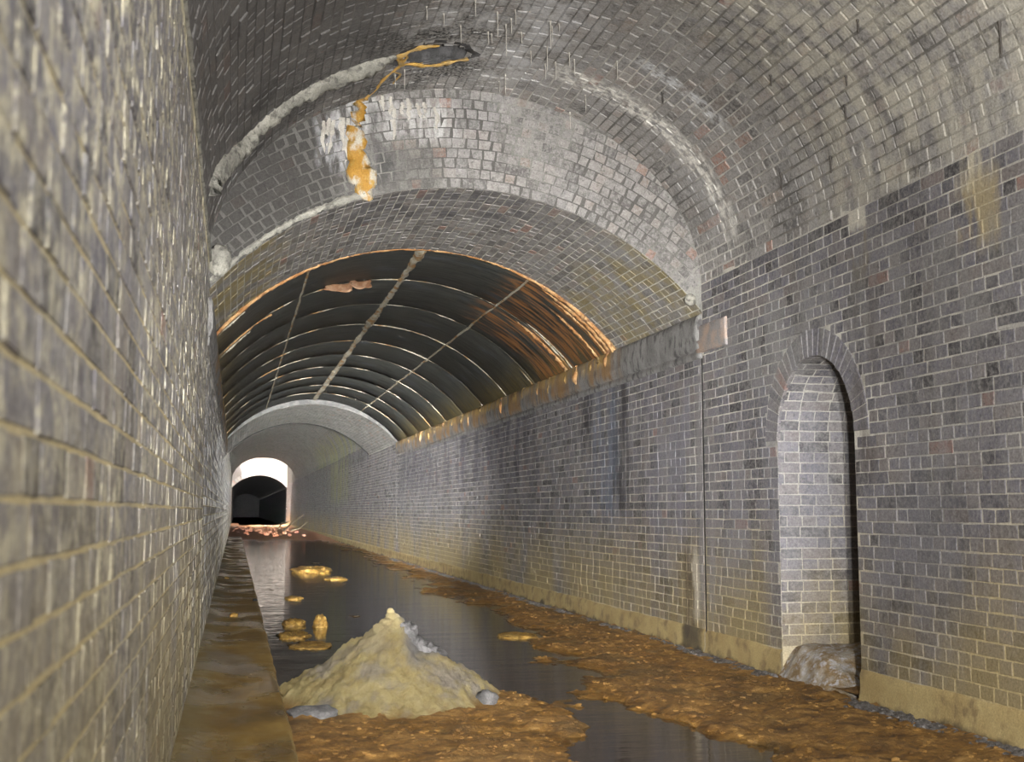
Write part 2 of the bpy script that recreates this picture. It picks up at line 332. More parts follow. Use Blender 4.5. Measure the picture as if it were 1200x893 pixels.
M_OCHRE = simple('ochre_silt', (.34, .195, .04), (.19, .11, .028), 9, .6, 24, .9, (.48, .32, .09))
M_SILT = simple('grey_silt', (.40, .36, .30), (.26, .18, .09), 9, .85, 34, 1.0, (.50, .485, .50))
M_RUBBLE = simple('red_rubble', (.42, .17, .09), (.30, .11, .06), 8, .85, 30, .8, (.50, .36, .26))
M_WOOD = simple('dead_branch', (.26, .20, .13), (.16, .12, .08), 8, .85)
M_GIRDER = simple('girder_steel', (.05, .045, .04), (.08, .06, .045), 5, .6)

# ------------------------------------------------------------------ brickwork
BEV_F = np.array([(8, 9, 10, 11), (4, 5, 9, 8), (5, 6, 10, 9), (6, 7, 11, 10), (7, 4, 8, 11), (0, 1, 5, 4), (1, 2, 6, 5), (2, 3, 7, 6), (3, 0, 4, 7)])
LOW_F = np.array([(4, 5, 6, 7), (0, 1, 5, 4), (1, 2, 6, 5), (2, 3, 7, 6), (3, 0, 4, 7)])
def brick_verts(R, S, bev=.003, depth=.03, low=False, jit=.0012):
    """R (n,4): u0,u1,v0,v1; S(u,v,d) -> (...,3); d runs into the masonry"""
    n = len(R); u0, u1, v0, v1 = R.T
    off = np.clip(rng.normal(0, jit, n), -3 * jit, MD * .5)
    su = np.array([0, 1, 1, 0]); sv = np.array([0, 0, 1, 1])
    U = np.where(su[None] == 0, u0[:, None], u1[:, None]) + rng.normal(0, .0016, (n, 4)); Vv = np.where(sv[None] == 0, v0[:, None], v1[:, None]) + rng.normal(0, .0016, (n, 4))
    back = S(U, Vv, np.full((n, 4), depth))
    if low:
        fr = S(U, Vv, np.broadcast_to(off[:, None], (n, 4))); return np.concatenate([back, fr], 1)
    bw = np.minimum(bev, .2 * np.minimum(u1 - u0, v1 - v0))[:, None]
    rim = S(U, Vv, np.broadcast_to(off[:, None] + bev * .8, (n, 4)) + rng.normal(0, .001, (n, 4)))
    Ui = U + np.where(su[None] == 0, bw, -bw); Vi = Vv + np.where(sv[None] == 0, bw, -bw)
    fr = S(Ui, Vi, np.broadcast_to(off[:, None], (n, 4)) + rng.normal(0, .0008, (n, 4)))
    return np.concatenate([back, rim, fr], 1)
def lay(R, S, mat, parent, limit=300, bev=.003, low_from=28.0, jit=.0012, name='brick'):
    """the largest-looking bricks become objects of their own, the rest one joined field"""
    R = np.asarray(R, float)
    if not len(R): return
    ctr = S((R[:, 0] + R[:, 1]) / 2, (R[:, 2] + R[:, 3]) / 2, np.zeros(len(R)))
    nrm = S((R[:, 0] + R[:, 1]) / 2, (R[:, 2] + R[:, 3]) / 2, np.full(len(R), .01)) - ctr; nrm /= np.linalg.norm(nrm, axis=1)[:, None]
    px, py, d = project(ctr); dist = np.linalg.norm(ctr, axis=1)
    area = (R[:, 1] - R[:, 0]) * (R[:, 3] - R[:, 2]) * np.abs((ctr * nrm).sum(1)) / dist ** 3
    vis = (px > 2) & (px < 1198) & (py > 2) & (py < 891) & (d > .3)
    score = np.where(vis, area, -1.0); order = np.argsort(-score); order = order[score[order] > 0]
    pick = order[:limit]; rest = np.setdiff1d(np.arange(len(R)), pick)
    rn = rng.random(len(R))
    if len(pick):
        V = brick_verts(R[pick], S, bev, jit=jit)
        for k, i in enumerate(pick):
            me = mesh_np(name, V[k] - ctr[i], BEV_F, np.full(12, rn[i])); o = obj(name, me, mat, parent, ctr[i])
    near = rest[dist[rest] < low_from]; far = rest[dist[rest] >= low_from]
    VV = []; FF = []; RR = []; b = 0
    for idx, low, Fm, nvv in ((near, False, BEV_F, 12), (far, True, LOW_F, 8)):
        if not len(idx): continue
        V = brick_verts(R[idx], S, bev, low=low, jit=jit)
        VV.append(V.reshape(-1, 3)); FF.append((Fm[None] + (np.arange(len(idx)) * nvv)[:, None, None]).reshape(-1, 4) + b); b += len(idx) * nvv
        RR.append(np.repeat(rn[idx], nvv))
    if VV:
        o = obj(name + '_field', mesh_np(name + '_field', np.concatenate(VV), np.concatenate(FF), np.concatenate(RR)), mat, parent)
        tag(o, kind='stuff')
CRS = .0805; STR = .244; J = .009
def courses(u0, u1, v0, v1, crs=CRS, allowed=None, phase=0, mixp=.06, stretcher=STR, joint=J, wob=0.0):
    """English bond: headers and stretchers in alternate courses"""
    out = []; n = max(1, round((v1 - v0) / crs)); h = (v1 - v0) / n
    for k in range(n):
        a, b = v0 + k * h, v0 + (k + 1) * h; zc = (a + b) / 2
        head = (k + phase) % 2 == 0; L = stretcher / 2 if head else stretcher
        iv = allowed(zc) if allowed else [(u0, u1)]
        u = u0 - (L * .5 if head else stretcher * .25) - random.random() * .02
        while u < u1:
            w = L
            if random.random() < mixp: w = stretcher if head else stretcher / 2
            w += random.uniform(-.007, .007)
            for (p, q) in iv:
                x0, x1 = max(u, p), min(u + w, q)
                if x1 - x0 > .035: out.append((x0 + joint / 2, x1 - joint / 2, a + joint / 2, b - joint / 2))
            u += w
    return np.array(out)
WL, WR, XC = -.245, 4.0, 1.872
def S_right(u, v, d): return np.stack([WR + d, u, v], -1)
def S_left(u, v, d): return np.stack([WL - d, u, v], -1)
MD = .0035   # mortar recess
YJ, YI, YE, YC, YO, YP = 9.86, 12.36, 30.3, 37.0, 84.0, 97.0

# vault profiles, from the right springing over the crown to the left springing
def table(P):
    P = np.array(P); s = np.concatenate([[0], np.cumsum(np.linalg.norm(np.diff(P, axis=0), axis=1))])
    t = np.gradient(P, axis=0); t /= np.linalg.norm(t, axis=1)[:, None]; N = np.stack([t[:, 1], -t[:, 0]], 1)
    return s, P, N
def ellipse(a, b, z0):
    th = np.linspace(0, np.pi, 400); return table(np.stack([XC + a * np.cos(th), z0 + b * np.sin(th)], 1))
def segment(r, zc, zs):
    a0 = math.asin((zs - zc) / r); th = np.linspace(a0, np.pi - a0, 300); return table(np.stack([XC + r * np.cos(th), zc + r * np.sin(th)], 1))
PA = ellipse(2.13, 1.62, 2.0)
PB = segment(2.80, -.05, 1.72)
PIRON = segment(2.72, .045, 1.70)
PC = segment(2.90, -.25, 1.70)
def S_vault(prof):
    s, P, N = prof
    def S(u, v, d):
        x = np.interp(v, s, P[:, 0]); z = np.interp(v, s, P[:, 1]); nx = np.interp(v, s, N[:, 0]); nz = np.interp(v, s, N[:, 1])
        return np.stack([x + nx * d, u + 0 * d, z + nz * d], -1)
    return S
def shell(S, us, vs, d, skip=None):
    U, V = np.meshgrid(us, vs, indexing='ij'); P = S(U, V, np.full(U.shape, d)).reshape(-1, 3); F = grid_faces(len(us), len(vs))
    if skip is not None:
        c = P[F].mean(1); F = F[~skip(c)]
    return P, F

# --- right wall, near panel with the arched refuge
NY0, NY1, NZS = 7.22, 8.38, .52; NYC = (NY0 + NY1) / 2; NR = (NY1 - NY0) / 2; RING = .20; ND = .78
Z0 = -1.32; PZ = -1.03
mb = MB()
Y_A = -2.0
mb.quad((WR + MD, Y_A, Z0), (WR + MD, NY0, Z0), (WR + MD, NY0, 2.06), (WR + MD, Y_A, 2.06))
mb.quad((WR + MD, NY1, Z0), (WR + MD, YJ - .015, Z0), (WR + MD, YJ - .015, 2.06), (WR + MD, NY1, 2.06))
ar = [(NYC - NR * math.cos(t), NZS + NR * math.sin(t)) for t in np.linspace(0, math.pi, 33)]
for (a, b), (c, d) in zip(ar[:-1], ar[1:]): mb.quad((WR + MD, a, b), (WR + MD, c, d), (WR + MD, c, 2.06), (WR + MD, a, 2.06))
wall_rn = tag(obj('wall_right_near', mb.mesh('wall_right_near'), M_RIGHT_M), 'blue-grey brick side wall around the arched refuge, nearest on the right', 'wall', kind='structure')
def allow_near(z):
    iv = [(Y_A, YJ - .018)]
    if z < NZS: cut = (NY0, NY1)
    elif z < NZS + NR + RING:
        h = math.sqrt(max(0, (NR + RING) ** 2 - (z - NZS) ** 2)); cut = (NYC - h, NYC + h)
    else: return iv
    return [(Y_A, cut[0]), (cut[1], YJ - .018)]
R = courses(Y_A, YJ, PZ, 2.0, allowed=allow_near)
lay(R, S_right, M_RIGHT, wall_rn)
# voussoir ring of the refuge
def S_ring(u, v, d): return np.stack([WR - .004 + d, NYC - v * np.cos(u), NZS + v * np.sin(u)], -1)
nvs = 27; R = []
for k in range(nvs):
    a0 = math.pi * k / nvs; a1 = math.pi * (k + 1) / nvs; R.append((a0 + .006, a1 - .006, NR, NR + RING - .006))
lay(np.array(R), S_ring, M_RIGHT, wall_rn, name='voussoir', bev=.004)
# refuge: jambs, soffit, back
mb = MB(); xb = WR + ND
mb.quad((WR + MD, NY1 + MD, Z0), (xb + .1, NY1 + MD, Z0), (xb + .1, NY1 + MD, NZS), (WR + MD, NY1 + MD, NZS))
mb.quad((WR + MD, NY0 - MD, Z0), (xb + .1, NY0 - MD, Z0), (xb + .1, NY0 - MD, NZS), (WR + MD, NY0 - MD, NZS))
mb.quad((xb + MD, NY0 - .1, Z0), (xb + MD, NY1 + .1, Z0), (xb + MD, NY1 + .1, NZS + NR + .1), (xb + MD, NY0 - .1, NZS + NR + .1))
rr = NR + MD
for t0, t1 in zip(np.linspace(0, math.pi, 25)[:-1], np.linspace(0, math.pi, 25)[1:]):
    mb.quad(*[(x, NYC - rr * math.cos(t), NZS + rr * math.sin(t)) for x, t in ((WR + MD, t0), (xb + .1, t0), (xb + .1, t1), (WR + MD, t1))])
niche = tag(obj('wall_refuge', mb.mesh('wall_refuge'), M_RIGHT_M), 'arched brick refuge recess let into the right wall, dark on its near side', 'refuge', kind='structure')
lay(courses(WR + .003, xb, PZ + .02, NZS, phase=1), lambda u, v, d: np.stack([u, NY1 + d, v], -1), M_RIGHT, niche)
lay(courses(WR + .003, xb, PZ + .02, NZS), lambda u, v, d: np.stack([u, NY0 - d, v], -1), M_RIGHT, niche, limit=0)
lay(courses(NY0, NY1, PZ + .02, NZS), lambda u, v, d: np.stack([xb + d, u, v], -1), M_RIGHT, niche, limit=0)
lay(courses(WR + .003, xb, 0.0, math.pi * NR), lambda u, v, d: np.stack([u, NYC + (NR + d) * np.cos(v / NR), NZS + (NR + d) * np.sin(v / NR)], -1), M_RIGHT, niche, limit=200)

# --- right wall, middle and far panels; left wall panels
def panel(name, S, y0, y1, z0, z1, pz, mb_mat, b_mat, label, sgn, limit=300):
    us = np.array([y0, y1]); X = WR if sgn > 0 else WL
    P = np.array([[X + sgn * MD, y0, z0], [X + sgn * MD, y1, z0], [X + sgn * MD, y1, z1 + .05], [X + sgn * MD, y0, z1 + .05]])
    w = tag(obj(name, mesh_np(name, P, np.array([(0, 1, 2, 3)])), mb_mat), label, 'wall', kind='structure')
    lay(courses(y0 + .003, y1 - .003, pz, z1, allowed=lambda z: [(y0 + .003, y1 - .003)]), S, b_mat, w, limit=limit)
    return w
wall_rm = panel('wall_right_middle', S_right, YJ + .015, YE - .02, Z0, 1.36, PZ, M_RIGHT_M, M_RIGHT, 'long dark brick side wall panel below the stained springer beam, right', 1)
wall_rf = panel('wall_right_far', S_right, YE + .02, YC + 10.7, Z0, 1.70, PZ, M_RIGHT_M, M_RIGHT, 'distant brick side wall panel past the plated vault, right', 1, 60)
wall_re = panel('wall_right_end', S_right, YC + 10.73, YP, Z0, 2.0, PZ, M_RIGHT_M, M_RIGHT, 'farthest brick side wall on the right, sunlit at its end', 1, 0)
wall_ln = panel('wall_left_near', S_left, Y_A, YJ - .01, Z0, 2.0, -1.1, M_LEFT_M, M_LEFT, 'lime-streaked brick side wall running past the camera, nearest on the left', -1)
wall_lm = panel('wall_left_middle', S_left, YJ + .012, YE, Z0, 1.42, -1.1, M_LEFT_M, M_LEFT, 'blue-grey brick side wall panel beyond the near left wall', -1, 120)
wall_lf = panel('wall_left_far', S_left, YE + .01, YP, Z0, 2.0, -1.1, M_LEFT_M, M_LEFT, 'farthest brick side wall on the left, seen almost edge on', -1, 0)
# cream arris strip on top of the near left wall
V, F = tube([(WL + .004, y, 1.995) for y in np.arange(-2, YJ, .12)], .014, 6, 3, .45)
obj('lime_arris', mesh_np('lime_arris', V, F, smooth=True), M_LIMEBAND, wall_ln)
# wall above far right panel up to C2 springing
mb = MB(); mb.quad((WR + .002, YC, 1.6), (WR + .002, YC + 10.75, 1.6), (WR + .002, YC + 10.75, 2.06), (WR + .002, YC, 2.06))
obj('upper_courses', mb.mesh('upper_courses'), M_RIGHT, wall_rf)
lay(courses(YC + .01, YC + 10.7, 1.71, 2.0), S_right, M_RIGHT, wall_rf, limit=0, name='upper_brick')
# movement joints: black backing boxes, and near-flush strips painting the slots' shade
for i, y in enumerate((YJ, YE, YC + 10.715)):
    mb = MB(); mb.box(WR + .03, WR + .2, y - .2, y + .2, Z0, 2.05)
    mb.box(WR + .002, WR + .05, y - .0135, y + .0135, -1.24, 1.40 if i < 2 else 2.0)
    j = obj('joint_shade_strip', mb.mesh('joint_shade_strip'), M_JOINT, (wall_rn, wall_rm, wall_rf)[i])
for y in (YJ, YE):
    mb = MB(); mb.box(WL - .2, WL - .03, y - .2, y + .2, Z0, 2.05); obj('joint_black', mb.mesh('joint_black'), M_JOINT, wall_ln if y == YJ else wall_lm)

# --- plinth render band at the foot of the right wall
def plinth(name, y0, y1, parent, seed):
    us = np.arange(y0, y1 + 1e-6, (y1 - y0) / max(2, round((y1 - y0) / .12))); zs = np.array([Z0, -1.22, -1.16, -1.11, -1.06, PZ + .005])
    U, Zz = np.meshgrid(us, zs, indexing='ij'); Zt = Zz.copy(); Zt[:, -1] += .030 * (fbm(us * 2.2, us * 0, seed) - .5) * 2
    X = WR - .012 - .010 * (fbm(U * 3, Zz * 9, seed + 3) - .5) - .03 * sstep(-1.17, -1.28, Zz); X[:, -1] = WR + .008
    P = np.stack([X, U, Zt], -1).reshape(-1, 3)
    return obj(name, mesh_np(name, P, grid_faces(len(us), len(zs)), smooth=True), M_PLINTH, parent)
plinth('render_plinth', Y_A, NY0, wall_rn, 1); plinth('render_plinth', NY1, YJ - .015, wall_rn, 2); plinth('render_plinth', YJ + .015, YE - .02, wall_rm, 3)
plinth('render_plinth', YE + .02, YC + 10.7, wall_rf, 4); plinth('render_plinth', YC + 10.73, YP, wall_re, 5)

# --- springer beams under the lower vaults
def beam(name, X, sgn, y0, y1, label, seed):
    us = np.linspace(y0, y1, int((y1 - y0) / .09)); zs = np.array([1.33, 1.345, 1.37, 1.40, 1.415, 1.43, 1.50, 1.57, 1.64, 1.70, 1.735, 1.74])
    pr = np.array([-.03, .012, .018, .016, -.002, .020, .034, .036, .034, .030, .01, -.2])
    U, Zz = np.meshgrid(us, zs, indexing='ij'); D = pr[None] + .030 * (fbm(U * 4, Zz * 14, seed, 5) - .5) * (pr > 0)[None]; D[0] = -.03; U[0] = U[1] - .003
    P = np.stack([X - sgn * D, U, Zz], -1).reshape(-1, 3)
    return tag(obj(name, mesh_np(name, P, grid_faces(len(us), len(zs)), smooth=True), M_BEAM), label, 'beam', kind='structure')
beam_r = beam('trim_1', WR, 1, YJ - .1, YE, 'rough grey springer beam with rust drips along the right wall top', 5)
beam_l = beam('trim_2', WL, -1, YJ + .0, YE, 'rough dark springer beam along the left wall top', 9)
V, F = lump((WR + .01, YJ - .25, 1.505), (.042, .55, .24), 4, 30, 21, .08)
V[:, 1] = np.clip(V[:, 1], YJ - .58, YJ + .1); V[:, 2] = np.clip(V[:, 2], 1.385, 1.625)
obj('plaster_patch', mesh_np('plaster_patch', V, F, smooth=True), M_PATCH, beam_r)
# rust and ochre drips on the beam
for k in range(22):
    y = 12.45 + 17.6 * (k / 22) ** 1.3 + random.uniform(-.2, .2); L = random.uniform(.08, .3); w = random.uniform(.012, .05)
    zz = np.linspace(1.735, 1.735 - L, 8); rad = w * np.sin(np.linspace(.35, math.pi * .97, 8)) + .004
    V, F = tube(np.stack([np.full(8, WR - .018) + .012 * np.sin(np.arange(8)), np.full(8, y) + np.cumsum(np.random.default_rng(k).normal(0, .006, 8)), zz], 1), rad, 7, k, .25)
    obj('ochre_drip', mesh_np('ochre_drip', V, F, smooth=True), M_DRIP if k % 3 else M_RUST, beam_r)

# --- near vault (A)
SA = S_vault(PA); LA = PA[0][-1]
HOLE = (1.46, 9.03, .26, .20)   # x, y, radii
def in_hole(c, k=1.0): return ((c[:, 0] - HOLE[0]) / (HOLE[2] * k)) ** 2 + ((c[:, 1] - HOLE[1]) / (HOLE[3] * k)) ** 2 < 1
us = np.concatenate([np.arange(Y_A, 8.5, .5), np.arange(8.5, YJ + .02, .04)]); vs = np.concatenate([np.arange(0, LA, .04), [LA]])
P, F = shell(SA, us, vs, MD, skip=lambda c: in_hole(c) & (c[:, 2] > 3))
ceil_a = tag(obj('ceiling_near', mesh_np('ceiling_near', P, F, smooth=True), M_VA_M), 'tall grey brick barrel vault overhead, nearest the camera', 'vault', kind='structure')
R = courses(Y_A, YJ, 0, LA, crs=.083, mixp=.22)
cc = SA((R[:, 0] + R[:, 1]) / 2, (R[:, 2] + R[:, 3]) / 2, np.zeros(len(R)))
R = R[~(in_hole(cc, 1.32) & (cc[:, 2] > 3))]
lay(R, SA, M_VA, ceil_a, jit=.0035, bev=.006)
# broken hole with ochre rim
th = np.linspace(0, 2 * np.pi, 25)[:-1]; V = []
for r, dz in ((1.42, .006), (1.12, -.002), (1.0, .03), (.92, .09), (.75, .13), (.4, .15), (.02, .16)):
    w = 1 + .08 * np.sin(th * 3 + dz * 40) + .06 * np.sin(th * 7 + 1)
    x = HOLE[0] + HOLE[2] * r * w * np.cos(th); y = HOLE[1] + HOLE[3] * r * w * np.sin(th)
    z = 2.0 + 1.62 * np.sqrt(1 - ((x - XC) / 2.13) ** 2) + dz; V.append(np.stack([x, y, z], 1))
k = len(V); n = 24; i = np.arange(k - 1)[:, None] * n + np.arange(n); j = np.arange(k - 1)[:, None] * n + (np.arange(n) + 1) % n
obj('broken_hole', mesh_np('broken_hole', np.concatenate(V), np.stack([i, j, j + n, i + n], -1).reshape(-1, 4), smooth=True), M_HOLE, ceil_a)
tt = np.linspace(math.pi * .12, math.pi * 1.5, 34); x = HOLE[0] + HOLE[2] * 1.12 * np.cos(tt) * (1 + .06 * np.sin(tt * 6)); y = HOLE[1] + HOLE[3] * 1.08 * np.sin(tt) * (1 + .1 * np.sin(tt * 5))
V, F = tube(np.stack([x, y, 2.0 + 1.62 * np.sqrt(1 - ((x - XC) / 2.13) ** 2) - .005], 1), .006 + .012 * np.abs(np.sin(tt * 4)) + .014 * (np.abs(tt - math.pi) < .5), 7, 3, .6)
obj('ochre_rim', mesh_np('ochre_rim', V, F, smooth=True), M_OCHRECRUST, ceil_a)
# lime fillet arching over the left haunch, and the ochre run joining it to the hole
xs = np.linspace(-.235, 1.16, 70)
def zA(x): return 2.0 + 1.62 * np.sqrt(np.clip(1 - ((x - XC) / 2.13) ** 2, 0, 1))
ths = np.linspace(math.radians(171), math.radians(106), 90); x = XC + 2.175 * np.cos(ths); z = 2 + 1.665 * np.sin(ths); y = 8.55 + .52 * sstep(171, 150, np.degrees(ths)) - .1 * sstep(120, 106, np.degrees(ths))
rad = (.055 + .06 * fbm(ths * 14, ths * 0, 4)) * sstep(105.5, 118, np.degrees(ths)) + .030
V, F = tube(np.stack([x, y, z], 1), rad, 16, 6, .16); obj('lime_fillet', mesh_np('lime_fillet', V, F, smooth=True), M_LIMEBAND, ceil_a)
for pts, r in (([(1.18, 8.97), (1.24, 9.0), (1.2, 9.2), (1.10, 9.45), (1.06, 9.7), (1.0, 9.84)], .011), ([(1.22, 8.9), (1.3, 8.88), (1.4, 8.84)], .010), ([(1.16, 9.3), (1.24, 9.4), (1.2, 9.6)], .007)):
    p = np.array(pts); t = np.linspace(0, len(p) - 1, 18); xx = np.interp(t, range(len(p)), p[:, 0]); yy = np.interp(t, range(len(p)), p[:, 1])
    V, F = tube(np.stack([xx, yy, zA(xx) - .004], 1), r, 7, 5, .5); obj('ochre_run', mesh_np('ochre_run', V, F, smooth=True), M_OCHRECRUST, ceil_a)
# straw stalactites
def straw(x, y, L, r, mat):
    z = float(zA(np.array(x))) + .004; zz = np.linspace(z, z - L, 6)
    V, F = tube(np.stack([np.full(6, x) + np.linspace(0, .004, 6), np.full(6, y), zz], 1), np.array([r * 2.4, r * 1.2, r, r, r * .9, r * .4]), 6, int(x * 977), .12)
    V -= np.array((x, y, z)); obj('straw_stalactite', mesh_np('straw_stalactite', V, F, smooth=True), mat, ceil_a, (x, y, z))
for (px, py, L) in [(583, 14, .19), (593, 29, .26), (599, 22, .13), (611, 38, .10), (641, 55, .21), (645, 25, .22), (647, 30, .14), (655, 28, .07), (622, 60, .12), (651, 73, .16), (667, 62, .12), (673, 69, .17), (639, 75, .13), (592, 87, .20), (585, 95, .10), (668, 132, .14), (686, 110, .16), (576, 40, .08), (572, 38, .10), (604, 12, .12), (723, 72, .15), (557, 0, .12), (500, 8, .10), (540, 30, .16), (520, 16, .1), (474, 82, .16), (463, 88, .12)]:
    d = RIGHT * (px - 600) / FPX - UP * (py - 446.5) / FPX + FWD; t = np.linspace(2, 12, 4000)[:, None] * d[None]
    hit = np.argmax(((t[:, 0] - XC) / 2.13) ** 2 + ((t[:, 2] - 2) / 1.62) ** 2 * (t[:, 2] > 2) >= 1); q = t[hit]
    straw(q[0], min(q[1], 9.8), L * random.uniform(.85, 1.1), .0036, M_CALC)
for (x, y, L) in [(3.87, 5.33, .20), (3.75, 6.73, .07), (3.90, 8.0, .14), (3.55, 7.4, .08), (3.83, 6.9, .1), (.3, 6.6, .2), (1.0, 7.2, .1), (3.2, 8.6, .1), (3.6, 6.3, .09), (3.93, 7.3, .12)]:
    straw(x, y, L, .0052, M_CALCDK)

# --- headwall crescent where the vault steps down
def crescent(y, prof_lo, prof_hi, d_lo=.0, d_hi=.03):
    n = 80; a = np.linspace(0, prof_lo[0][-1], n); b = np.linspace(0, prof_hi[0][-1], n)
    lo = S_vault(prof_lo)(np.full(n, y), a, np.full(n, d_lo)); hi = S_vault(prof_hi)(np.full(n, y), b, np.full(n, d_hi))
    P = np.stack([lo, hi], 1).reshape(-1, 3); return P, grid_faces(n, 2)
def headwall(name, y, label, limit, seed, face=1):
    P, F = crescent(y + MD * face, PB, PA, .0, .06)
    hw = tag(obj(name, mesh_np(name, P, F), M_HEAD_M), label, 'wall', kind='structure')
    R = []; r0 = 2.80; zc = -.05; k = 0; a_s = math.asin((1.72 - zc) / r0)
    while k < 12:
        a = r0 + .004 + k * .088; b = a + .082; L = random.choice((.105, .115))
        t = a_s + random.random() * .03
        while t < math.pi - a_s:
            w = (L + random.uniform(-.012, .012)) / a; tm = t + w / 2
            x = XC + a * math.cos(tm); z = zc + a * math.sin(tm)
            if z > 1.95 and ((x - XC) / 2.13) ** 2 + ((z - 2) / 1.62) ** 2 < 1.0: R.append((t + .0028 / a, t + w - .0028 / a, a, b))
            t += w
        k += 1
    lay(np.array(R), lambda u, v, d: np.stack([XC + v * np.cos(u), y + d * face, zc + v * np.sin(u)], -1), M_HEAD, hw, limit=limit, jit=.004, bev=.006)
    return hw
head = headwall('wall_headwall', YJ, 'crescent of square brick ends where the vault steps down', 330, 1)
# flowstone curtain of white and ochre calcite hanging on the headwall
zz = np.linspace(3.50, 2.60, 26); base = np.array([.97, .95, .93, .92, .93, .95, 1.0, 1.04]); xx = np.interp(np.linspace(0, 1, 26), np.linspace(0, 1, 8), base) + .02 * np.sin(np.arange(26) * 1.3)
rad = np.interp(np.linspace(0, 1, 26), [0, .1, .3, .45, .6, .8, .93, 1], [.045, .065, .06, .085, .075, .115, .085, .02])
V, F = tube(np.stack([xx, np.full(26, YJ + .01), zz], 1), rad, 20, 8, .20); V[:, 1] = YJ + .01 + (V[:, 1] - YJ - .01) * .55
obj('flowstone', mesh_np('flowstone', V, F, smooth=True), M_FLOW, head)
for k in range(16):
    x0 = 1.15 + .05 * k + random.uniform(-.02, .02) if k < 10 else .66 + .04 * (k - 10); L = random.uniform(.12, .42); z0 = (3.50 if k < 10 else 3.30) + random.uniform(-.05, .02)
    zz = np.linspace(z0, z0 - L, 9); V, F = tube(np.stack([x0 + np.cumsum(np.random.default_rng(k + 50).normal(0, .006, 9)), np.full(9, YJ + .006), zz], 1), .018 * np.sin(np.linspace(.6, 3.0, 9)) + .004, 7, k, .4)
    V[:, 1] = YJ + .006 + (V[:, 1] - YJ - .006) * .6; obj('lime_run', mesh_np('lime_run', V, F, smooth=True), M_CALC, head)
# pale fillet along the lower edge at the left, and the lime boss at its foot
ths = np.linspace(math.radians(138), math.radians(107), 60); V, F = tube(np.stack([XC + 2.835 * np.cos(ths), np.full(60, YJ + .012), -.05 + 2.835 * np.sin(ths)], 1), .020 + .024 * fbm(ths * 20, ths * 0, 2), 8, 2, .3)
obj('lime_fillet', mesh_np('lime_fillet', V, F, smooth=True), M_LIMEBAND, head)
V, F = lump((-.17, YJ - .02, 2.02), (.09, .04, .13), 8, 26, 18, .16); obj('lime_boss', mesh_np('lime_boss', V, F, smooth=True), M_LIMEBAND, head)
V, F = lump((3.90, YJ - .01, 1.86), (.055, .02, .05), 9, 20, 14, .16); obj('lime_boss', mesh_np('lime_boss', V, F, smooth=True), M_LIMEBAND, head)

# --- lower brick ring (B), iron plates, brick vaults C1 and C2
def vault(name, prof, y0, y1, step, mm, bm, label, limit, crs=CRS, low_from=28, mixp=.1):
    S = S_vault(prof); L = prof[0][-1]; us = np.arange(y0, y1 + 1e-6, (y1 - y0) / max(1, round((y1 - y0) / step))); vs = np.linspace(0, L, 90)
    P, F = shell(S, us, vs, MD); c = tag(obj(name, mesh_np(name, P, F, smooth=True), mm), label, 'vault', kind='structure')
    lay(courses(y0 + .003, y1 - .003, 0, L, crs=crs, allowed=lambda z: [(y0 + .003, y1 - .003)], mixp=mixp), S, bm, c, limit=limit, low_from=low_from); return c
ceil_b = vault('ceiling_ring', PB, YJ + .0, YI, .6, M_VB_M, M_VB, 'lower grey brick vault ring in front of the iron plates', 300)
ceil_c = vault('ceiling_far', PC, YE, YC, 2, M_VC_M, M_VC, 'pale brick vault ring just past the iron plates', 150)
ceil_e = vault('ceiling_end', PA, YC, YO, 2, M_VC_M, M_VC, 'dim tall brick vault in the distance leading to daylight', 0)
PIR = PIRON; SI = S_vault(PIR); LI = PIR[0][-1]
P, F = shell(SI, np.array([YI - .02, YE + .02]), np.linspace(0, LI, 80), .035)
ceil_p = tag(obj('ceiling_plates', mesh_np('ceiling_plates', P, F, smooth=True), M_JOINT), 'dark curved iron plate lining of the vault with pale seams', 'vault', kind='structure')
def vofx(x):   # arc length at which the plate profile reaches x
    s, Pp, N = PIR; return float(np.interp(-x, -Pp[:, 0], s))
vb = [0.0, vofx(XC + 1.19), vofx(XC + .02), vofx(XC - 1.17), LI]; NRNG = 10; ry = np.linspace(YI, YE, NRNG + 1)
for a in range(NRNG):
    for b in range(4):
        g = .004; us = np.array([ry[a] + g, ry[a] + g + .03, ry[a + 1] - g - .03, ry[a + 1] - g]); vs = np.concatenate([[vb[b] + g], np.linspace(vb[b] + g + .03, vb[b + 1] - g - .03, 12), [vb[b + 1] - g]])
        U, Vv = np.meshgrid(us, vs, indexing='ij'); D = np.full(U.shape, .0) + .004 * (random.random()); D[0] = D[-1] = .012; D[:, 0] = D[:, -1] = .012
        P = SI(U, Vv, D).reshape(-1, 3); c = P.mean(0); obj('iron_plate', mesh_np('iron_plate', P - c, grid_faces(4, 14), smooth=True), M_IRON, ceil_p, c)
for a in range(1, NRNG):     # ring seams crusted with lime, broken here and there
    vv = np.linspace(.05, LI - .05, 110); n0 = fbm(vv * 3.0, np.full(110, a * 3.7), 21); r = .0010 + .014 * sstep(.40 + .10 * ((a * 7) % 5) / 5, .72, n0)
    V, F = tube(SI(np.full(110, ry[a]) + .01 * (fbm(vv * 4, vv * 0, a) - .5), vv, np.full(110, .006)), r, 6, a, .3); obj('ring_seam', mesh_np('ring_seam', V, F, smooth=True), M_SEAM, ceil_p)
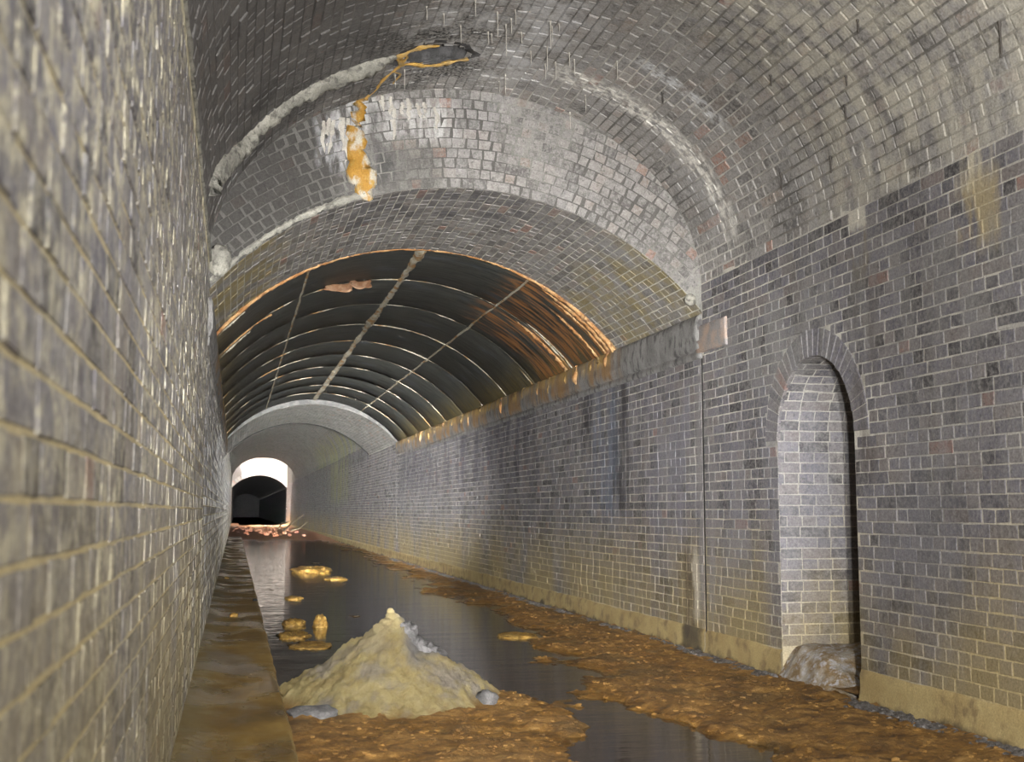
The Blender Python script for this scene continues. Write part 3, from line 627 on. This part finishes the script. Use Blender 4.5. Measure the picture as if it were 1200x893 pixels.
for b in (1, 2, 3):
    yy = np.linspace(YI + .02, YE - .02, 240); n0 = fbm(yy * 1.7, np.full(240, b * 5.1), 31); base = (.014, .060, .014)[b - 1]; r = base * (.75 + .35 * sstep(.3, .7, n0))
    V, F = tube(SI(yy, np.full(240, vb[b]) + .03 * (fbm(yy * 3, yy * 0, b) - .5), np.full(240, (.006, .030, .006)[b - 1])), r, 9, b, .25); obj('long_seam', mesh_np('long_seam', V, F, smooth=True), M_SEAM, ceil_p)
# rusted angle at the plate edge, rust streak ribs at the right haunch
vv = np.linspace(.02, LI - .02, 130); V, F = tube(SI(np.full(130, YI - .005), vv, np.full(130, -.005)), .020 + .018 * sstep(LI * .42, 0, vv) * fbm(vv * 7, vv * 0, 3), 8, 4, .35)
obj('edge_angle', mesh_np('edge_angle', V, F, smooth=True), M_RUST, ceil_p)
for y, v0, v1, w in ((YI + .16, .02, 1.15, .030), (YI + .30, .0, .95, .022), (YI + .62, .02, .85, .024), (ry[1] + .12, .02, 1.0, .035), (ry[1] - .1, .02, .9, .016), (ry[2] + .1, .02, .35, .018), (YI + .3, LI - .5, LI - .02, .02), (ry[1] + .1, LI - .9, LI - .02, .022), (ry[1] + .35, LI - .6, LI - .02, .02)):
    vv = np.linspace(v0, v1, 40); V, F = tube(SI(y + .05 * (fbm(vv * 5, vv * 0, int(y * 10)) - .5), vv, np.full(40, .006)), w * (.3 + .9 * fbm(vv * 8, vv * 0, int(y * 7))) * sstep(v1, v1 - .3, vv) + .003, 7, int(y * 9), .5)
    obj('rust_rib', mesh_np('rust_rib', V, F, smooth=True), M_RUST if w > .021 else M_SEAM, ceil_p)
# scale flakes peeling off the first plates
for (x, y, wx, wy, tilt) in ((1.13, 13.95, .16, .10, .35), (1.38, 14.0, .13, .12, .5)):
    n = 9; gx, gy = np.meshgrid(np.linspace(-1, 1, n), np.linspace(-1, 1, n), indexing='ij'); zt = .045 + np.interp(x, PIR[1][::-1, 0], PIR[1][::-1, 1])
    rag = 1 + .25 * (noise2(gx * 3 + x * 9, gy * 3) - .5); P = np.stack([gx * wx * rag, gy * wy * .45 * rag, -.02 - (.5 - gy * .5) * .11 * rag + .03 * gx * gx], -1).reshape(-1, 3)
    T = mesh_np('rust_flake', P, grid_faces(n, n), smooth=True); o = obj('rust_flake', T, M_FLAKE, ceil_p, (x, y, zt - .04)); m = o.modifiers.new('thick', 'SOLIDIFY'); m.thickness = .008
M_DIM_RING = simple('dim_ring_face', (.11, .11, .105), (.06, .06, .06), 9, .9)  # ring face coloured darker to tone down the lamp light on it
# end faces that close the steps between vaults
P, F = crescent(YC + .012, PC, PA, -.002, .1); obj('step_face', mesh_np('step_face', P, F), M_VC, ceil_c)
P, F = crescent(YE - .004, PC, PIRON, -.004, .08); obj('step_face', mesh_np('step_face', P, F), M_DIM_RING, ceil_c)
P, F = crescent(YI + .001, PB, PIRON, .0, .08); obj('step_face', mesh_np('step_face', P, F), M_JOINT, ceil_b)
V, F = tube(S_vault(PC)(np.full(120, YC + .0), np.linspace(.02, PC[0][-1] - .02, 120), np.full(120, .0)), .022, 6, 3, .1); obj('shadow_gap_line', mesh_np('shadow_gap_line', V, F, smooth=True), M_JOINT, ceil_c)  # black tube drawn in place of the shadow gap at the step

# --- daylight gap and the next portal
mb = MB()
mb.quad((WR, YO, 2.0), (WR, YP, 2.0), (WR, YP, 7.5), (WR, YO, 7.5)); mb.quad((WL, YO, 2.0), (WL, YP, 2.0), (WL, YP, 7.5), (WL, YO, 7.5))
gapw = tag(obj('wall_gap', mb.mesh('wall_gap'), M_VC), 'sunlit cutting walls between the two tunnels, far away', 'wall', kind='structure')
n = 60; a = np.linspace(0, PA[0][-1], n); lo = SA(np.full(n, YO), a, np.full(n, 0.0)); hi = lo.copy(); hi[:, 2] = 7.5; hi[:, 0] = np.where(np.arange(n) < 3, WR + .3, np.where(np.arange(n) > n - 4, WL - .3, hi[:, 0]))
obj('portal_face', mesh_np('portal_face', np.stack([lo, hi], 1).reshape(-1, 3), grid_faces(n, 2)), M_VC, gapw)
M_SUNNY = brick_mat('portal_brick_sunlit', VAULT, .5, soot=.1, gain=1.5)  # vault brick brightened, sunlight put into its colour
n = 60; a = np.linspace(0, PB[0][-1], n); lo = S_vault(PB)(np.full(n, YP), a, np.full(n, 0.0)); hi = lo.copy(); hi[:, 2] = 7.5
P = np.stack([lo, hi], 1).reshape(-1, 3)
portal = tag(obj('wall_portal', mesh_np('wall_portal', P, grid_faces(n, 2)), M_SUNNY), 'sunlit brick face around the dark far tunnel mouth', 'wall', kind='structure')
SPB = S_vault(PB); R = []
for k in range(48): R.append((PB[0][-1] * k / 48 + .006, PB[0][-1] * (k + 1) / 48 - .006, -.34, -.02))
lay(np.array(R), lambda u, v, d: SPB(np.full(np.shape(u), YP - .03) + d, u, -v), M_SUNNY, portal, limit=0, name='portal_voussoir')
P, F = shell(S_vault(PB), np.array([YP, YP + 110.]), np.linspace(0, PB[0][-1], 50), 0.0)
mbx = MB(); mbx.quad((WR, YP, Z0), (WR, YP + 110, Z0), (WR, YP + 110, 1.75), (WR, YP, 1.75)); mbx.quad((WL, YP, Z0), (WL, YP + 110, Z0), (WL, YP + 110, 1.75), (WL, YP, 1.75)); mbx.quad((WL, YP + 110, Z0), (WR, YP + 110, Z0), (WR, YP + 110, 3), (WL, YP + 110, 3)); mbx.quad((WL, YP, -1.2), (WR, YP, -1.2), (WR, YP + 110, -1.2), (WL, YP + 110, -1.2))
b = len(P); P2 = np.array(mbx.v); F2 = np.array(mbx.f) + b
M_DARK_BORE = simple('dark_bore_brick', (.010, .010, .011), (.02, .02, .02), 3, .9)  # near-black colour stands in for the unlit depth of the bore
tag(obj('ceiling_next_tunnel', mesh_np('ceiling_next_tunnel', np.concatenate([P, P2]), np.concatenate([F, F2])), M_DARK_BORE), 'dark bore of the next tunnel beyond the daylight gap', 'tunnel', kind='structure')
gir = MB(); gir.box(WL, WR, YO + 1.0, YO + 1.18, 3.62, 3.70); gir.box(WL, WR, YO + 1.07, YO + 1.11, 3.70, 3.92); gir.box(WL, WR, YO + 1.0, YO + 1.18, 3.92, 4.0)
tag(obj('girder', gir.mesh('girder'), M_GIRDER), 'dark steel girder spanning the far daylight gap', 'girder', kind='structure')
# added unseen end wall, shuts out sky light behind the camera
mb = MB(); mb.box(WL - .3, WR + .3, Y_A - .2, Y_A, -1.4, 3.9)
tag(obj('wall_light_stop', mb.mesh('wall_light_stop'), M_RIGHT_M), 'added unseen wall blocking sky light behind the camera', 'wall', kind='structure')

# ------------------------------------------------------------------ floor: bench, mud, water
WZ = -1.25
us = np.concatenate([np.arange(Y_A, 20, .06), np.arange(20, 52, .5)]); xs = np.array([WL - .02, WL + .05, WL + .12, WL + .2, WL + .28, WL + .36, WL + .44, .25, .29, .31, .325, .335])
U, X = np.meshgrid(us, xs, indexing='ij'); edge = .02 * (fbm(U * 2.3, U * 0, 61) - .5) + .012 * (fbm(U * 11, U * 0, 62) - .5)
Zb = np.full(U.shape, -1.10) - .012 * (fbm(U * 3, X * 8, 63) - .3) + .03 * sstep(-.05, -.24, X); X = X + edge * sstep(.1, .3, X)
Zb = np.where(xs[None] > .305, Zb - .03, Zb); Zb = np.where(xs[None] > .32, -1.4, Zb)
P = np.stack([X, U, Zb], -1).reshape(-1, 3)
bench = tag(obj('floor_bench', mesh_np('floor_bench', P, grid_faces(len(us), len(xs)), smooth=True), M_BENCH), 'wet ochre-stained concrete bench at the foot of the left wall', 'bench', kind='structure')
mb = MB(); P = []
ys = np.concatenate([np.arange(Y_A, 20, .5), np.arange(20, 62, 2.)]); xs = np.linspace(.30, WR - .033, 8); U, X = np.meshgrid(ys, xs, indexing='ij')
tag(obj('water', mesh_np('water', np.stack([X, U, np.full(U.shape, WZ)], -1).reshape(-1, 3), grid_faces(len(ys), len(xs)), smooth=True), M_WATER), 'dark still floodwater along the tunnel floor reflecting the walls', 'water', kind='stuff')
def mud_height(X, Y):
    rb = np.interp(Y, [-2, 5.6, 6.5, 8.9, 10.7, 14, 19, 24, 40, 52], [2.5, 2.62, 2.48, 2.52, 2.85, 3.10, 3.25, 3.45, 3.7, 3.7])   # mud to the right of this
    lb = np.interp(Y, [-2, 5.0, 6, 7, 7.6, 8.4, 9.2, 10.2], [1.6, 1.7, 1.85, 2.02, 1.95, 1.85, 1.75, 1.2])
    n = fbm(X * 2.1, Y * 1.5, 71, 5) - .5; n2 = fbm(X * 7, Y * 6, 75, 4) - .5
    right = (X - rb) * .11 + n * .17; right = np.minimum(right, .030 + n * .03)
    left = (lb - X) * .15 + n * .13; left = np.where(Y < 10.2, left, -.1 - 0 * left); left = np.minimum(left, .030 + n * .02) - .12 * sstep(8.3, 9.4, Y)
    isl = -.04 + .20 * np.clip(fbm(X * 1.6 + 3, Y * .9, 81, 4) - .60, -1, 1)
    h = np.maximum(np.maximum(right, left), isl)
    far = sstep(46, 56, Y) * (.10 + .05 * n)
    return WZ + np.maximum(h, -.06) + (n2 * .05 + (fbm(X * 17, Y * 14, 77, 3) - .5) * .030) * sstep(-.02, .02, h) + far
us = np.concatenate([np.arange(2.0, 4.6, .1), np.arange(4.6, 11, .02), np.arange(11, 16, .035), np.arange(16, 30, .1), np.arange(30, YP + .1, .5)]); xs = np.concatenate([np.linspace(.28, WR + .03, 190)])
U, X = np.meshgrid(us, xs, indexing='ij'); X = np.where((U > 51) & (X < .285), WL, X); H = mud_height(X, U)
tag(obj('floor', mesh_np('floor', np.stack([X, U, H], -1).reshape(-1, 3), grid_faces(len(us), len(xs)), smooth=True), M_MUD), 'ochre mud flats and silt on the flooded tunnel floor', 'floor', kind='structure')
mb = MB(); mb.quad((-.6, Y_A, -1.42), (WR + 1.0, Y_A, -1.42), (WR + 1.0, YP, -1.42), (-.6, YP, -1.42)); obj('floor_base', mb.mesh('floor_base'), M_MUD, bpy.data.objects['floor'])
mb = MB(); mb.quad((WL, 50.5, -1.12), (.32, 50.5, -1.12), (.32, YP, -1.02), (WL, YP, -1.02)); obj('silted_bench', mb.mesh('silted_bench'), M_MUD, bpy.data.objects['floor'])
mb = MB(); mb.quad((WR, NY0, -1.2), (WR + ND + .1, NY0, -1.15), (WR + ND + .1, NY1, -1.15), (WR, NY1, -1.2)); obj('refuge_floor', mb.mesh('refuge_floor'), M_MUD, niche)

# silt bank in the refuge mouth
us = np.linspace(WR - .10, WR + ND, 30); vs = np.linspace(NY0 + .1, NY1 + .0, 40); U, Vv = np.meshgrid(us, vs, indexing='ij')
H = -1.26 + .26 * sstep(WR - .10, WR + .12, U - .06 * (fbm(Vv * 6, U * 0, 91) - .5) + .35 * (NY1 - Vv - .3) * 0) * sstep(NY0 + .1, NY0 + .8, Vv) + .05 * (fbm(U * 9, Vv * 9, 92) - .5)
tag(obj('silt_bank', mesh_np('silt_bank', np.stack([U, Vv, H], -1).reshape(-1, 3), grid_faces(30, 40), smooth=True), M_SILT), 'crusted grey and ochre silt bank at the foot of the arched refuge', 'silt')

# the pale heap
n = 230; gx, gy = np.meshgrid(np.linspace(-1.0, 1.0, n), np.linspace(-1.1, 1.2, n), indexing='ij'); HX, HY = 1.04, 8.02
ang = np.arctan2(gy, gx); r = np.hypot(gx / (.74 + .06 * np.sin(ang * 3 + 1) + .16 * np.exp(-((np.abs(ang) - 2.9) / .4) ** 2)), gy / .84)
r = np.sqrt(r * r + .012) - .012; h = .60 * np.clip(1 - r, 0, 1) ** 0.95 - .01 + .085 * np.exp(-((gx - .14) ** 2 / .022 + gy ** 2 / .06))
rid = np.abs(fbm(gx * 2.4 + gy * 1.3 + 5, gy * 2.0, 101) - .5) * .13
hh = h * (1 - .22 * np.exp(-((gx - .18) ** 2) / .012) * sstep(.1, .5, h)) + (fbm(gx * 5, gy * 5, 103) - .5) * .06 * sstep(0, .2, h) + (fbm(gx * 18, gy * 18, 105, 5) - .5) * .07 * sstep(0, .1, h) + (fbm(gx * 42, gy * 42, 107, 3) - .5) * .034 * sstep(0, .08, h) - rid * sstep(.05, .3, h)
Zh = np.where(r < 1.05, WZ - .02 + hh, WZ - .10)
P = np.stack([gx + HX, gy + HY, Zh], -1).reshape(-1, 3); F = grid_faces(n, n); F = F[(r.reshape(-1)[F] < 1.12).any(1)]
heap = tag(obj('sand_heap', mesh_np('sand_heap', P, F, smooth=True), M_HEAP), 'pale yellow conical heap of sandy sediment in the water', 'heap')
def heap_top(dx, dy):
    return float(Zh[int(round((dx + 1.0) / 2.0 * (n - 1))), int(round((dy + 1.1) / 2.3 * (n - 1)))])
for k, (dx, dy, r, up, m) in enumerate([(-.02, -.03, .022, .030, M_HEAP), (-.018, -.03, .034, -.005, M_HEAP), (-.045, -.06, .03, 0, M_HEAP), (.03, -.06, .035, -.012, M_HEAP), (.08, -.06, .085, -.045, M_GCLOD), (.145, -.05, .095, -.055, M_GCLOD), (.22, -.04, .085, -.05, M_GCLOD), (-.10, -.06, .04, -.022, M_HEAP), (-.19, -.04, .045, -.027, M_HEAP), (.30, -.02, .075, -.05, M_GCLOD)]):
    V, F = lump((0, 0, 0), (r, r, r * .85), 200 + k, 18, 13, .26); obj('clod', mesh_np('clod', V, F, smooth=True), m, heap, (HX + dx, HY + dy, heap_top(dx, dy) + up))
# grey stone at the heap's left foot and slab on the bench edge
V, F = lump((0, 0, 0), (.16, .13, .05), 301, 16, 9, .2); tag(obj('mortar_lump', mesh_np('mortar_lump', V, F, smooth=True), M_GCLOD, None, (.50, 7.42, -1.215)), 'grey mortar lump at the left foot of the pale heap', 'lump')
V, F = lump((0, 0, 0), (.07, .06, .06), 302, 12, 8, .25); tag(obj('mortar_lump', mesh_np('mortar_lump', V, F, smooth=True), M_GCLOD, None, (1.60, 7.62, -1.20)), 'small grey mortar lump at the right foot of the pale heap', 'lump')

# ochre islands standing out of the water
for k, (x, y, rx, ry_, h, lab) in enumerate([(1.56, 25.0, .42, .8, .11, 'bright ochre silt island alone in the far water'), (1.83, 22.2, .2, .4, .05, 'small flat ochre island beside the reflected joint'), (.66, 13.5, .13, .2, .07, 'ochre silt lump nearest the bench edge, beside the bright reflection'), (.93, 13.2, .08, .12, .13, 'upright brown silt lump left of the pale heap'), (.60, 12.3, .16, .28, .05, 'flat brown silt patch against the bench in front of the reflection'), (.72, 11.4, .2, .3, .035, 'low ochre silt patch just behind the pale heap'), (2.78, 11.8, .20, .26, .04, 'ochre mud lump right of the pale heap in open water'), (.85, 17.5, .12, .3, .04, 'dark silt bar lying in the bright reflection')]):
    V, F = lump((0, 0, 0), (rx, ry_, h), 400 + k, 30, 15, .22); tag(obj('silt_island', mesh_np('silt_island', V, F, smooth=True), M_OCHRE, None, (x, y, WZ - .005)), lab, 'silt')
# pebbles and clods on the bench
for k, (x, y, r, lab) in enumerate([(-.19, 10.6, .022, 'small white pebble on the bench against the left wall'), (.02, 13.0, .045, 'flat ochre pebble in the middle of the wet bench'), (-.10, 20, .04, 'ochre pebble far along the bench near the left wall'), (.27, 15.2, .03, 'dark stub on the bench edge above the water')]):
    V, F = lump((0, 0, 0), (r, r * 1.2, r * .6), 500 + k, 10, 7, .2); tag(obj('pebble', mesh_np('pebble', V, F, smooth=True), (M_CALC, M_OCHRE, M_OCHRE, M_JOINT)[k], None, (x, y, -1.105 + r * .35)), lab, 'pebble')

# gravel along the right wall foot
VV = []; FF = []; b = 0; g = np.random.default_rng(5)
for k in range(4200):
    y = 4.5 + 26 * g.random() ** 1.5
    if NY0 < y < NY1 - .05: continue
    r = g.uniform(.010, .028); x = WR - .065 - abs(g.normal(0, .05)); V, F = lump((x, y, WZ + .028 - (WR - x) * .12 + r * .3), (r, r * 1.2, r * .8), k, 6, 4, .25)
    VV.append(V); FF.append(F + b); b += len(V)
tag(obj('gravel', mesh_np('gravel', np.concatenate(VV), np.concatenate(FF)), M_GRAVEL), 'dark gravel strip along the foot of the right wall', 'gravel', kind='stuff')
# clods strewn over the mud
VV = []; FF = []; b = 0
for k in range(5200):
    y = 4.8 + 13 * g.random() ** 1.3; x = g.uniform(.4, 3.86); hgt = float(mud_height(np.array(x), np.array(y)))
    if hgt < WZ + .008 or (x - HX) ** 2 / .5 + (y - HY) ** 2 / .75 < 1: continue
    r = .004 + .012 * g.random() ** 2; V, F = lump((x, y, hgt + r * .1), (r * 1.4, r * 1.4, r * .7), k + 9000, 6, 4, .3); VV.append(V); FF.append(F + b); b += len(V)
tag(obj('mud_clods', mesh_np('mud_clods', np.concatenate(VV), np.concatenate(FF)), M_MUD), 'ochre mud crumbs strewn over the mud flats', 'mud', kind='stuff')

# far rubble lit by the daylight
spots = []
for k in range(60):
    while True:
        x = g.uniform(-.05, 3.3); y = g.uniform(54, 82)
        if all(math.hypot(x - a, y - b) > .36 for a, b in spots): break
    spots.append((x, y))
VV = []; FF = []; b = 0
for k, (x, y) in enumerate(spots):
    r = g.uniform(.04, .12); V, F = lump((0, 0, 0), (r * 1.3, r, r * .7), k + 700, 8, 6, .3)
    hgt = float(mud_height(np.array(max(x, .3)), np.array(y)))
    o = obj('broken_stone', mesh_np('broken_stone', V, F), M_RUBBLE, None, (x, y, max(hgt, -1.13) + r * .3)); tag(o, 'broken red stone lying on the far sunlit bank', 'stone', 'red stones on the far bank')
for k, (p, lab) in enumerate([([(2.6, 66, -1.05), (3.0, 66.6, -.75), (3.4, 67, -.45), (3.7, 67.2, -.25)], 'thick dead branch propped against the far right wall'), ([(2.9, 64, -1.05), (3.3, 64.2, -.95), (3.75, 64.6, -.62)], 'thin dead branch lying low by the far right wall'), ([(2.4, 68, -1.0), (2.6, 68.1, -.7), (2.75, 68.2, -.72), (3.0, 68.3, -.6)], 'forked dead twig standing on the far rubble')]):
    V, F = tube(p, np.linspace(.06, .03, len(p)), 6, k, .2); tag(obj('branch', mesh_np('branch', V, F, smooth=True), M_WOOD), lab, 'branch')
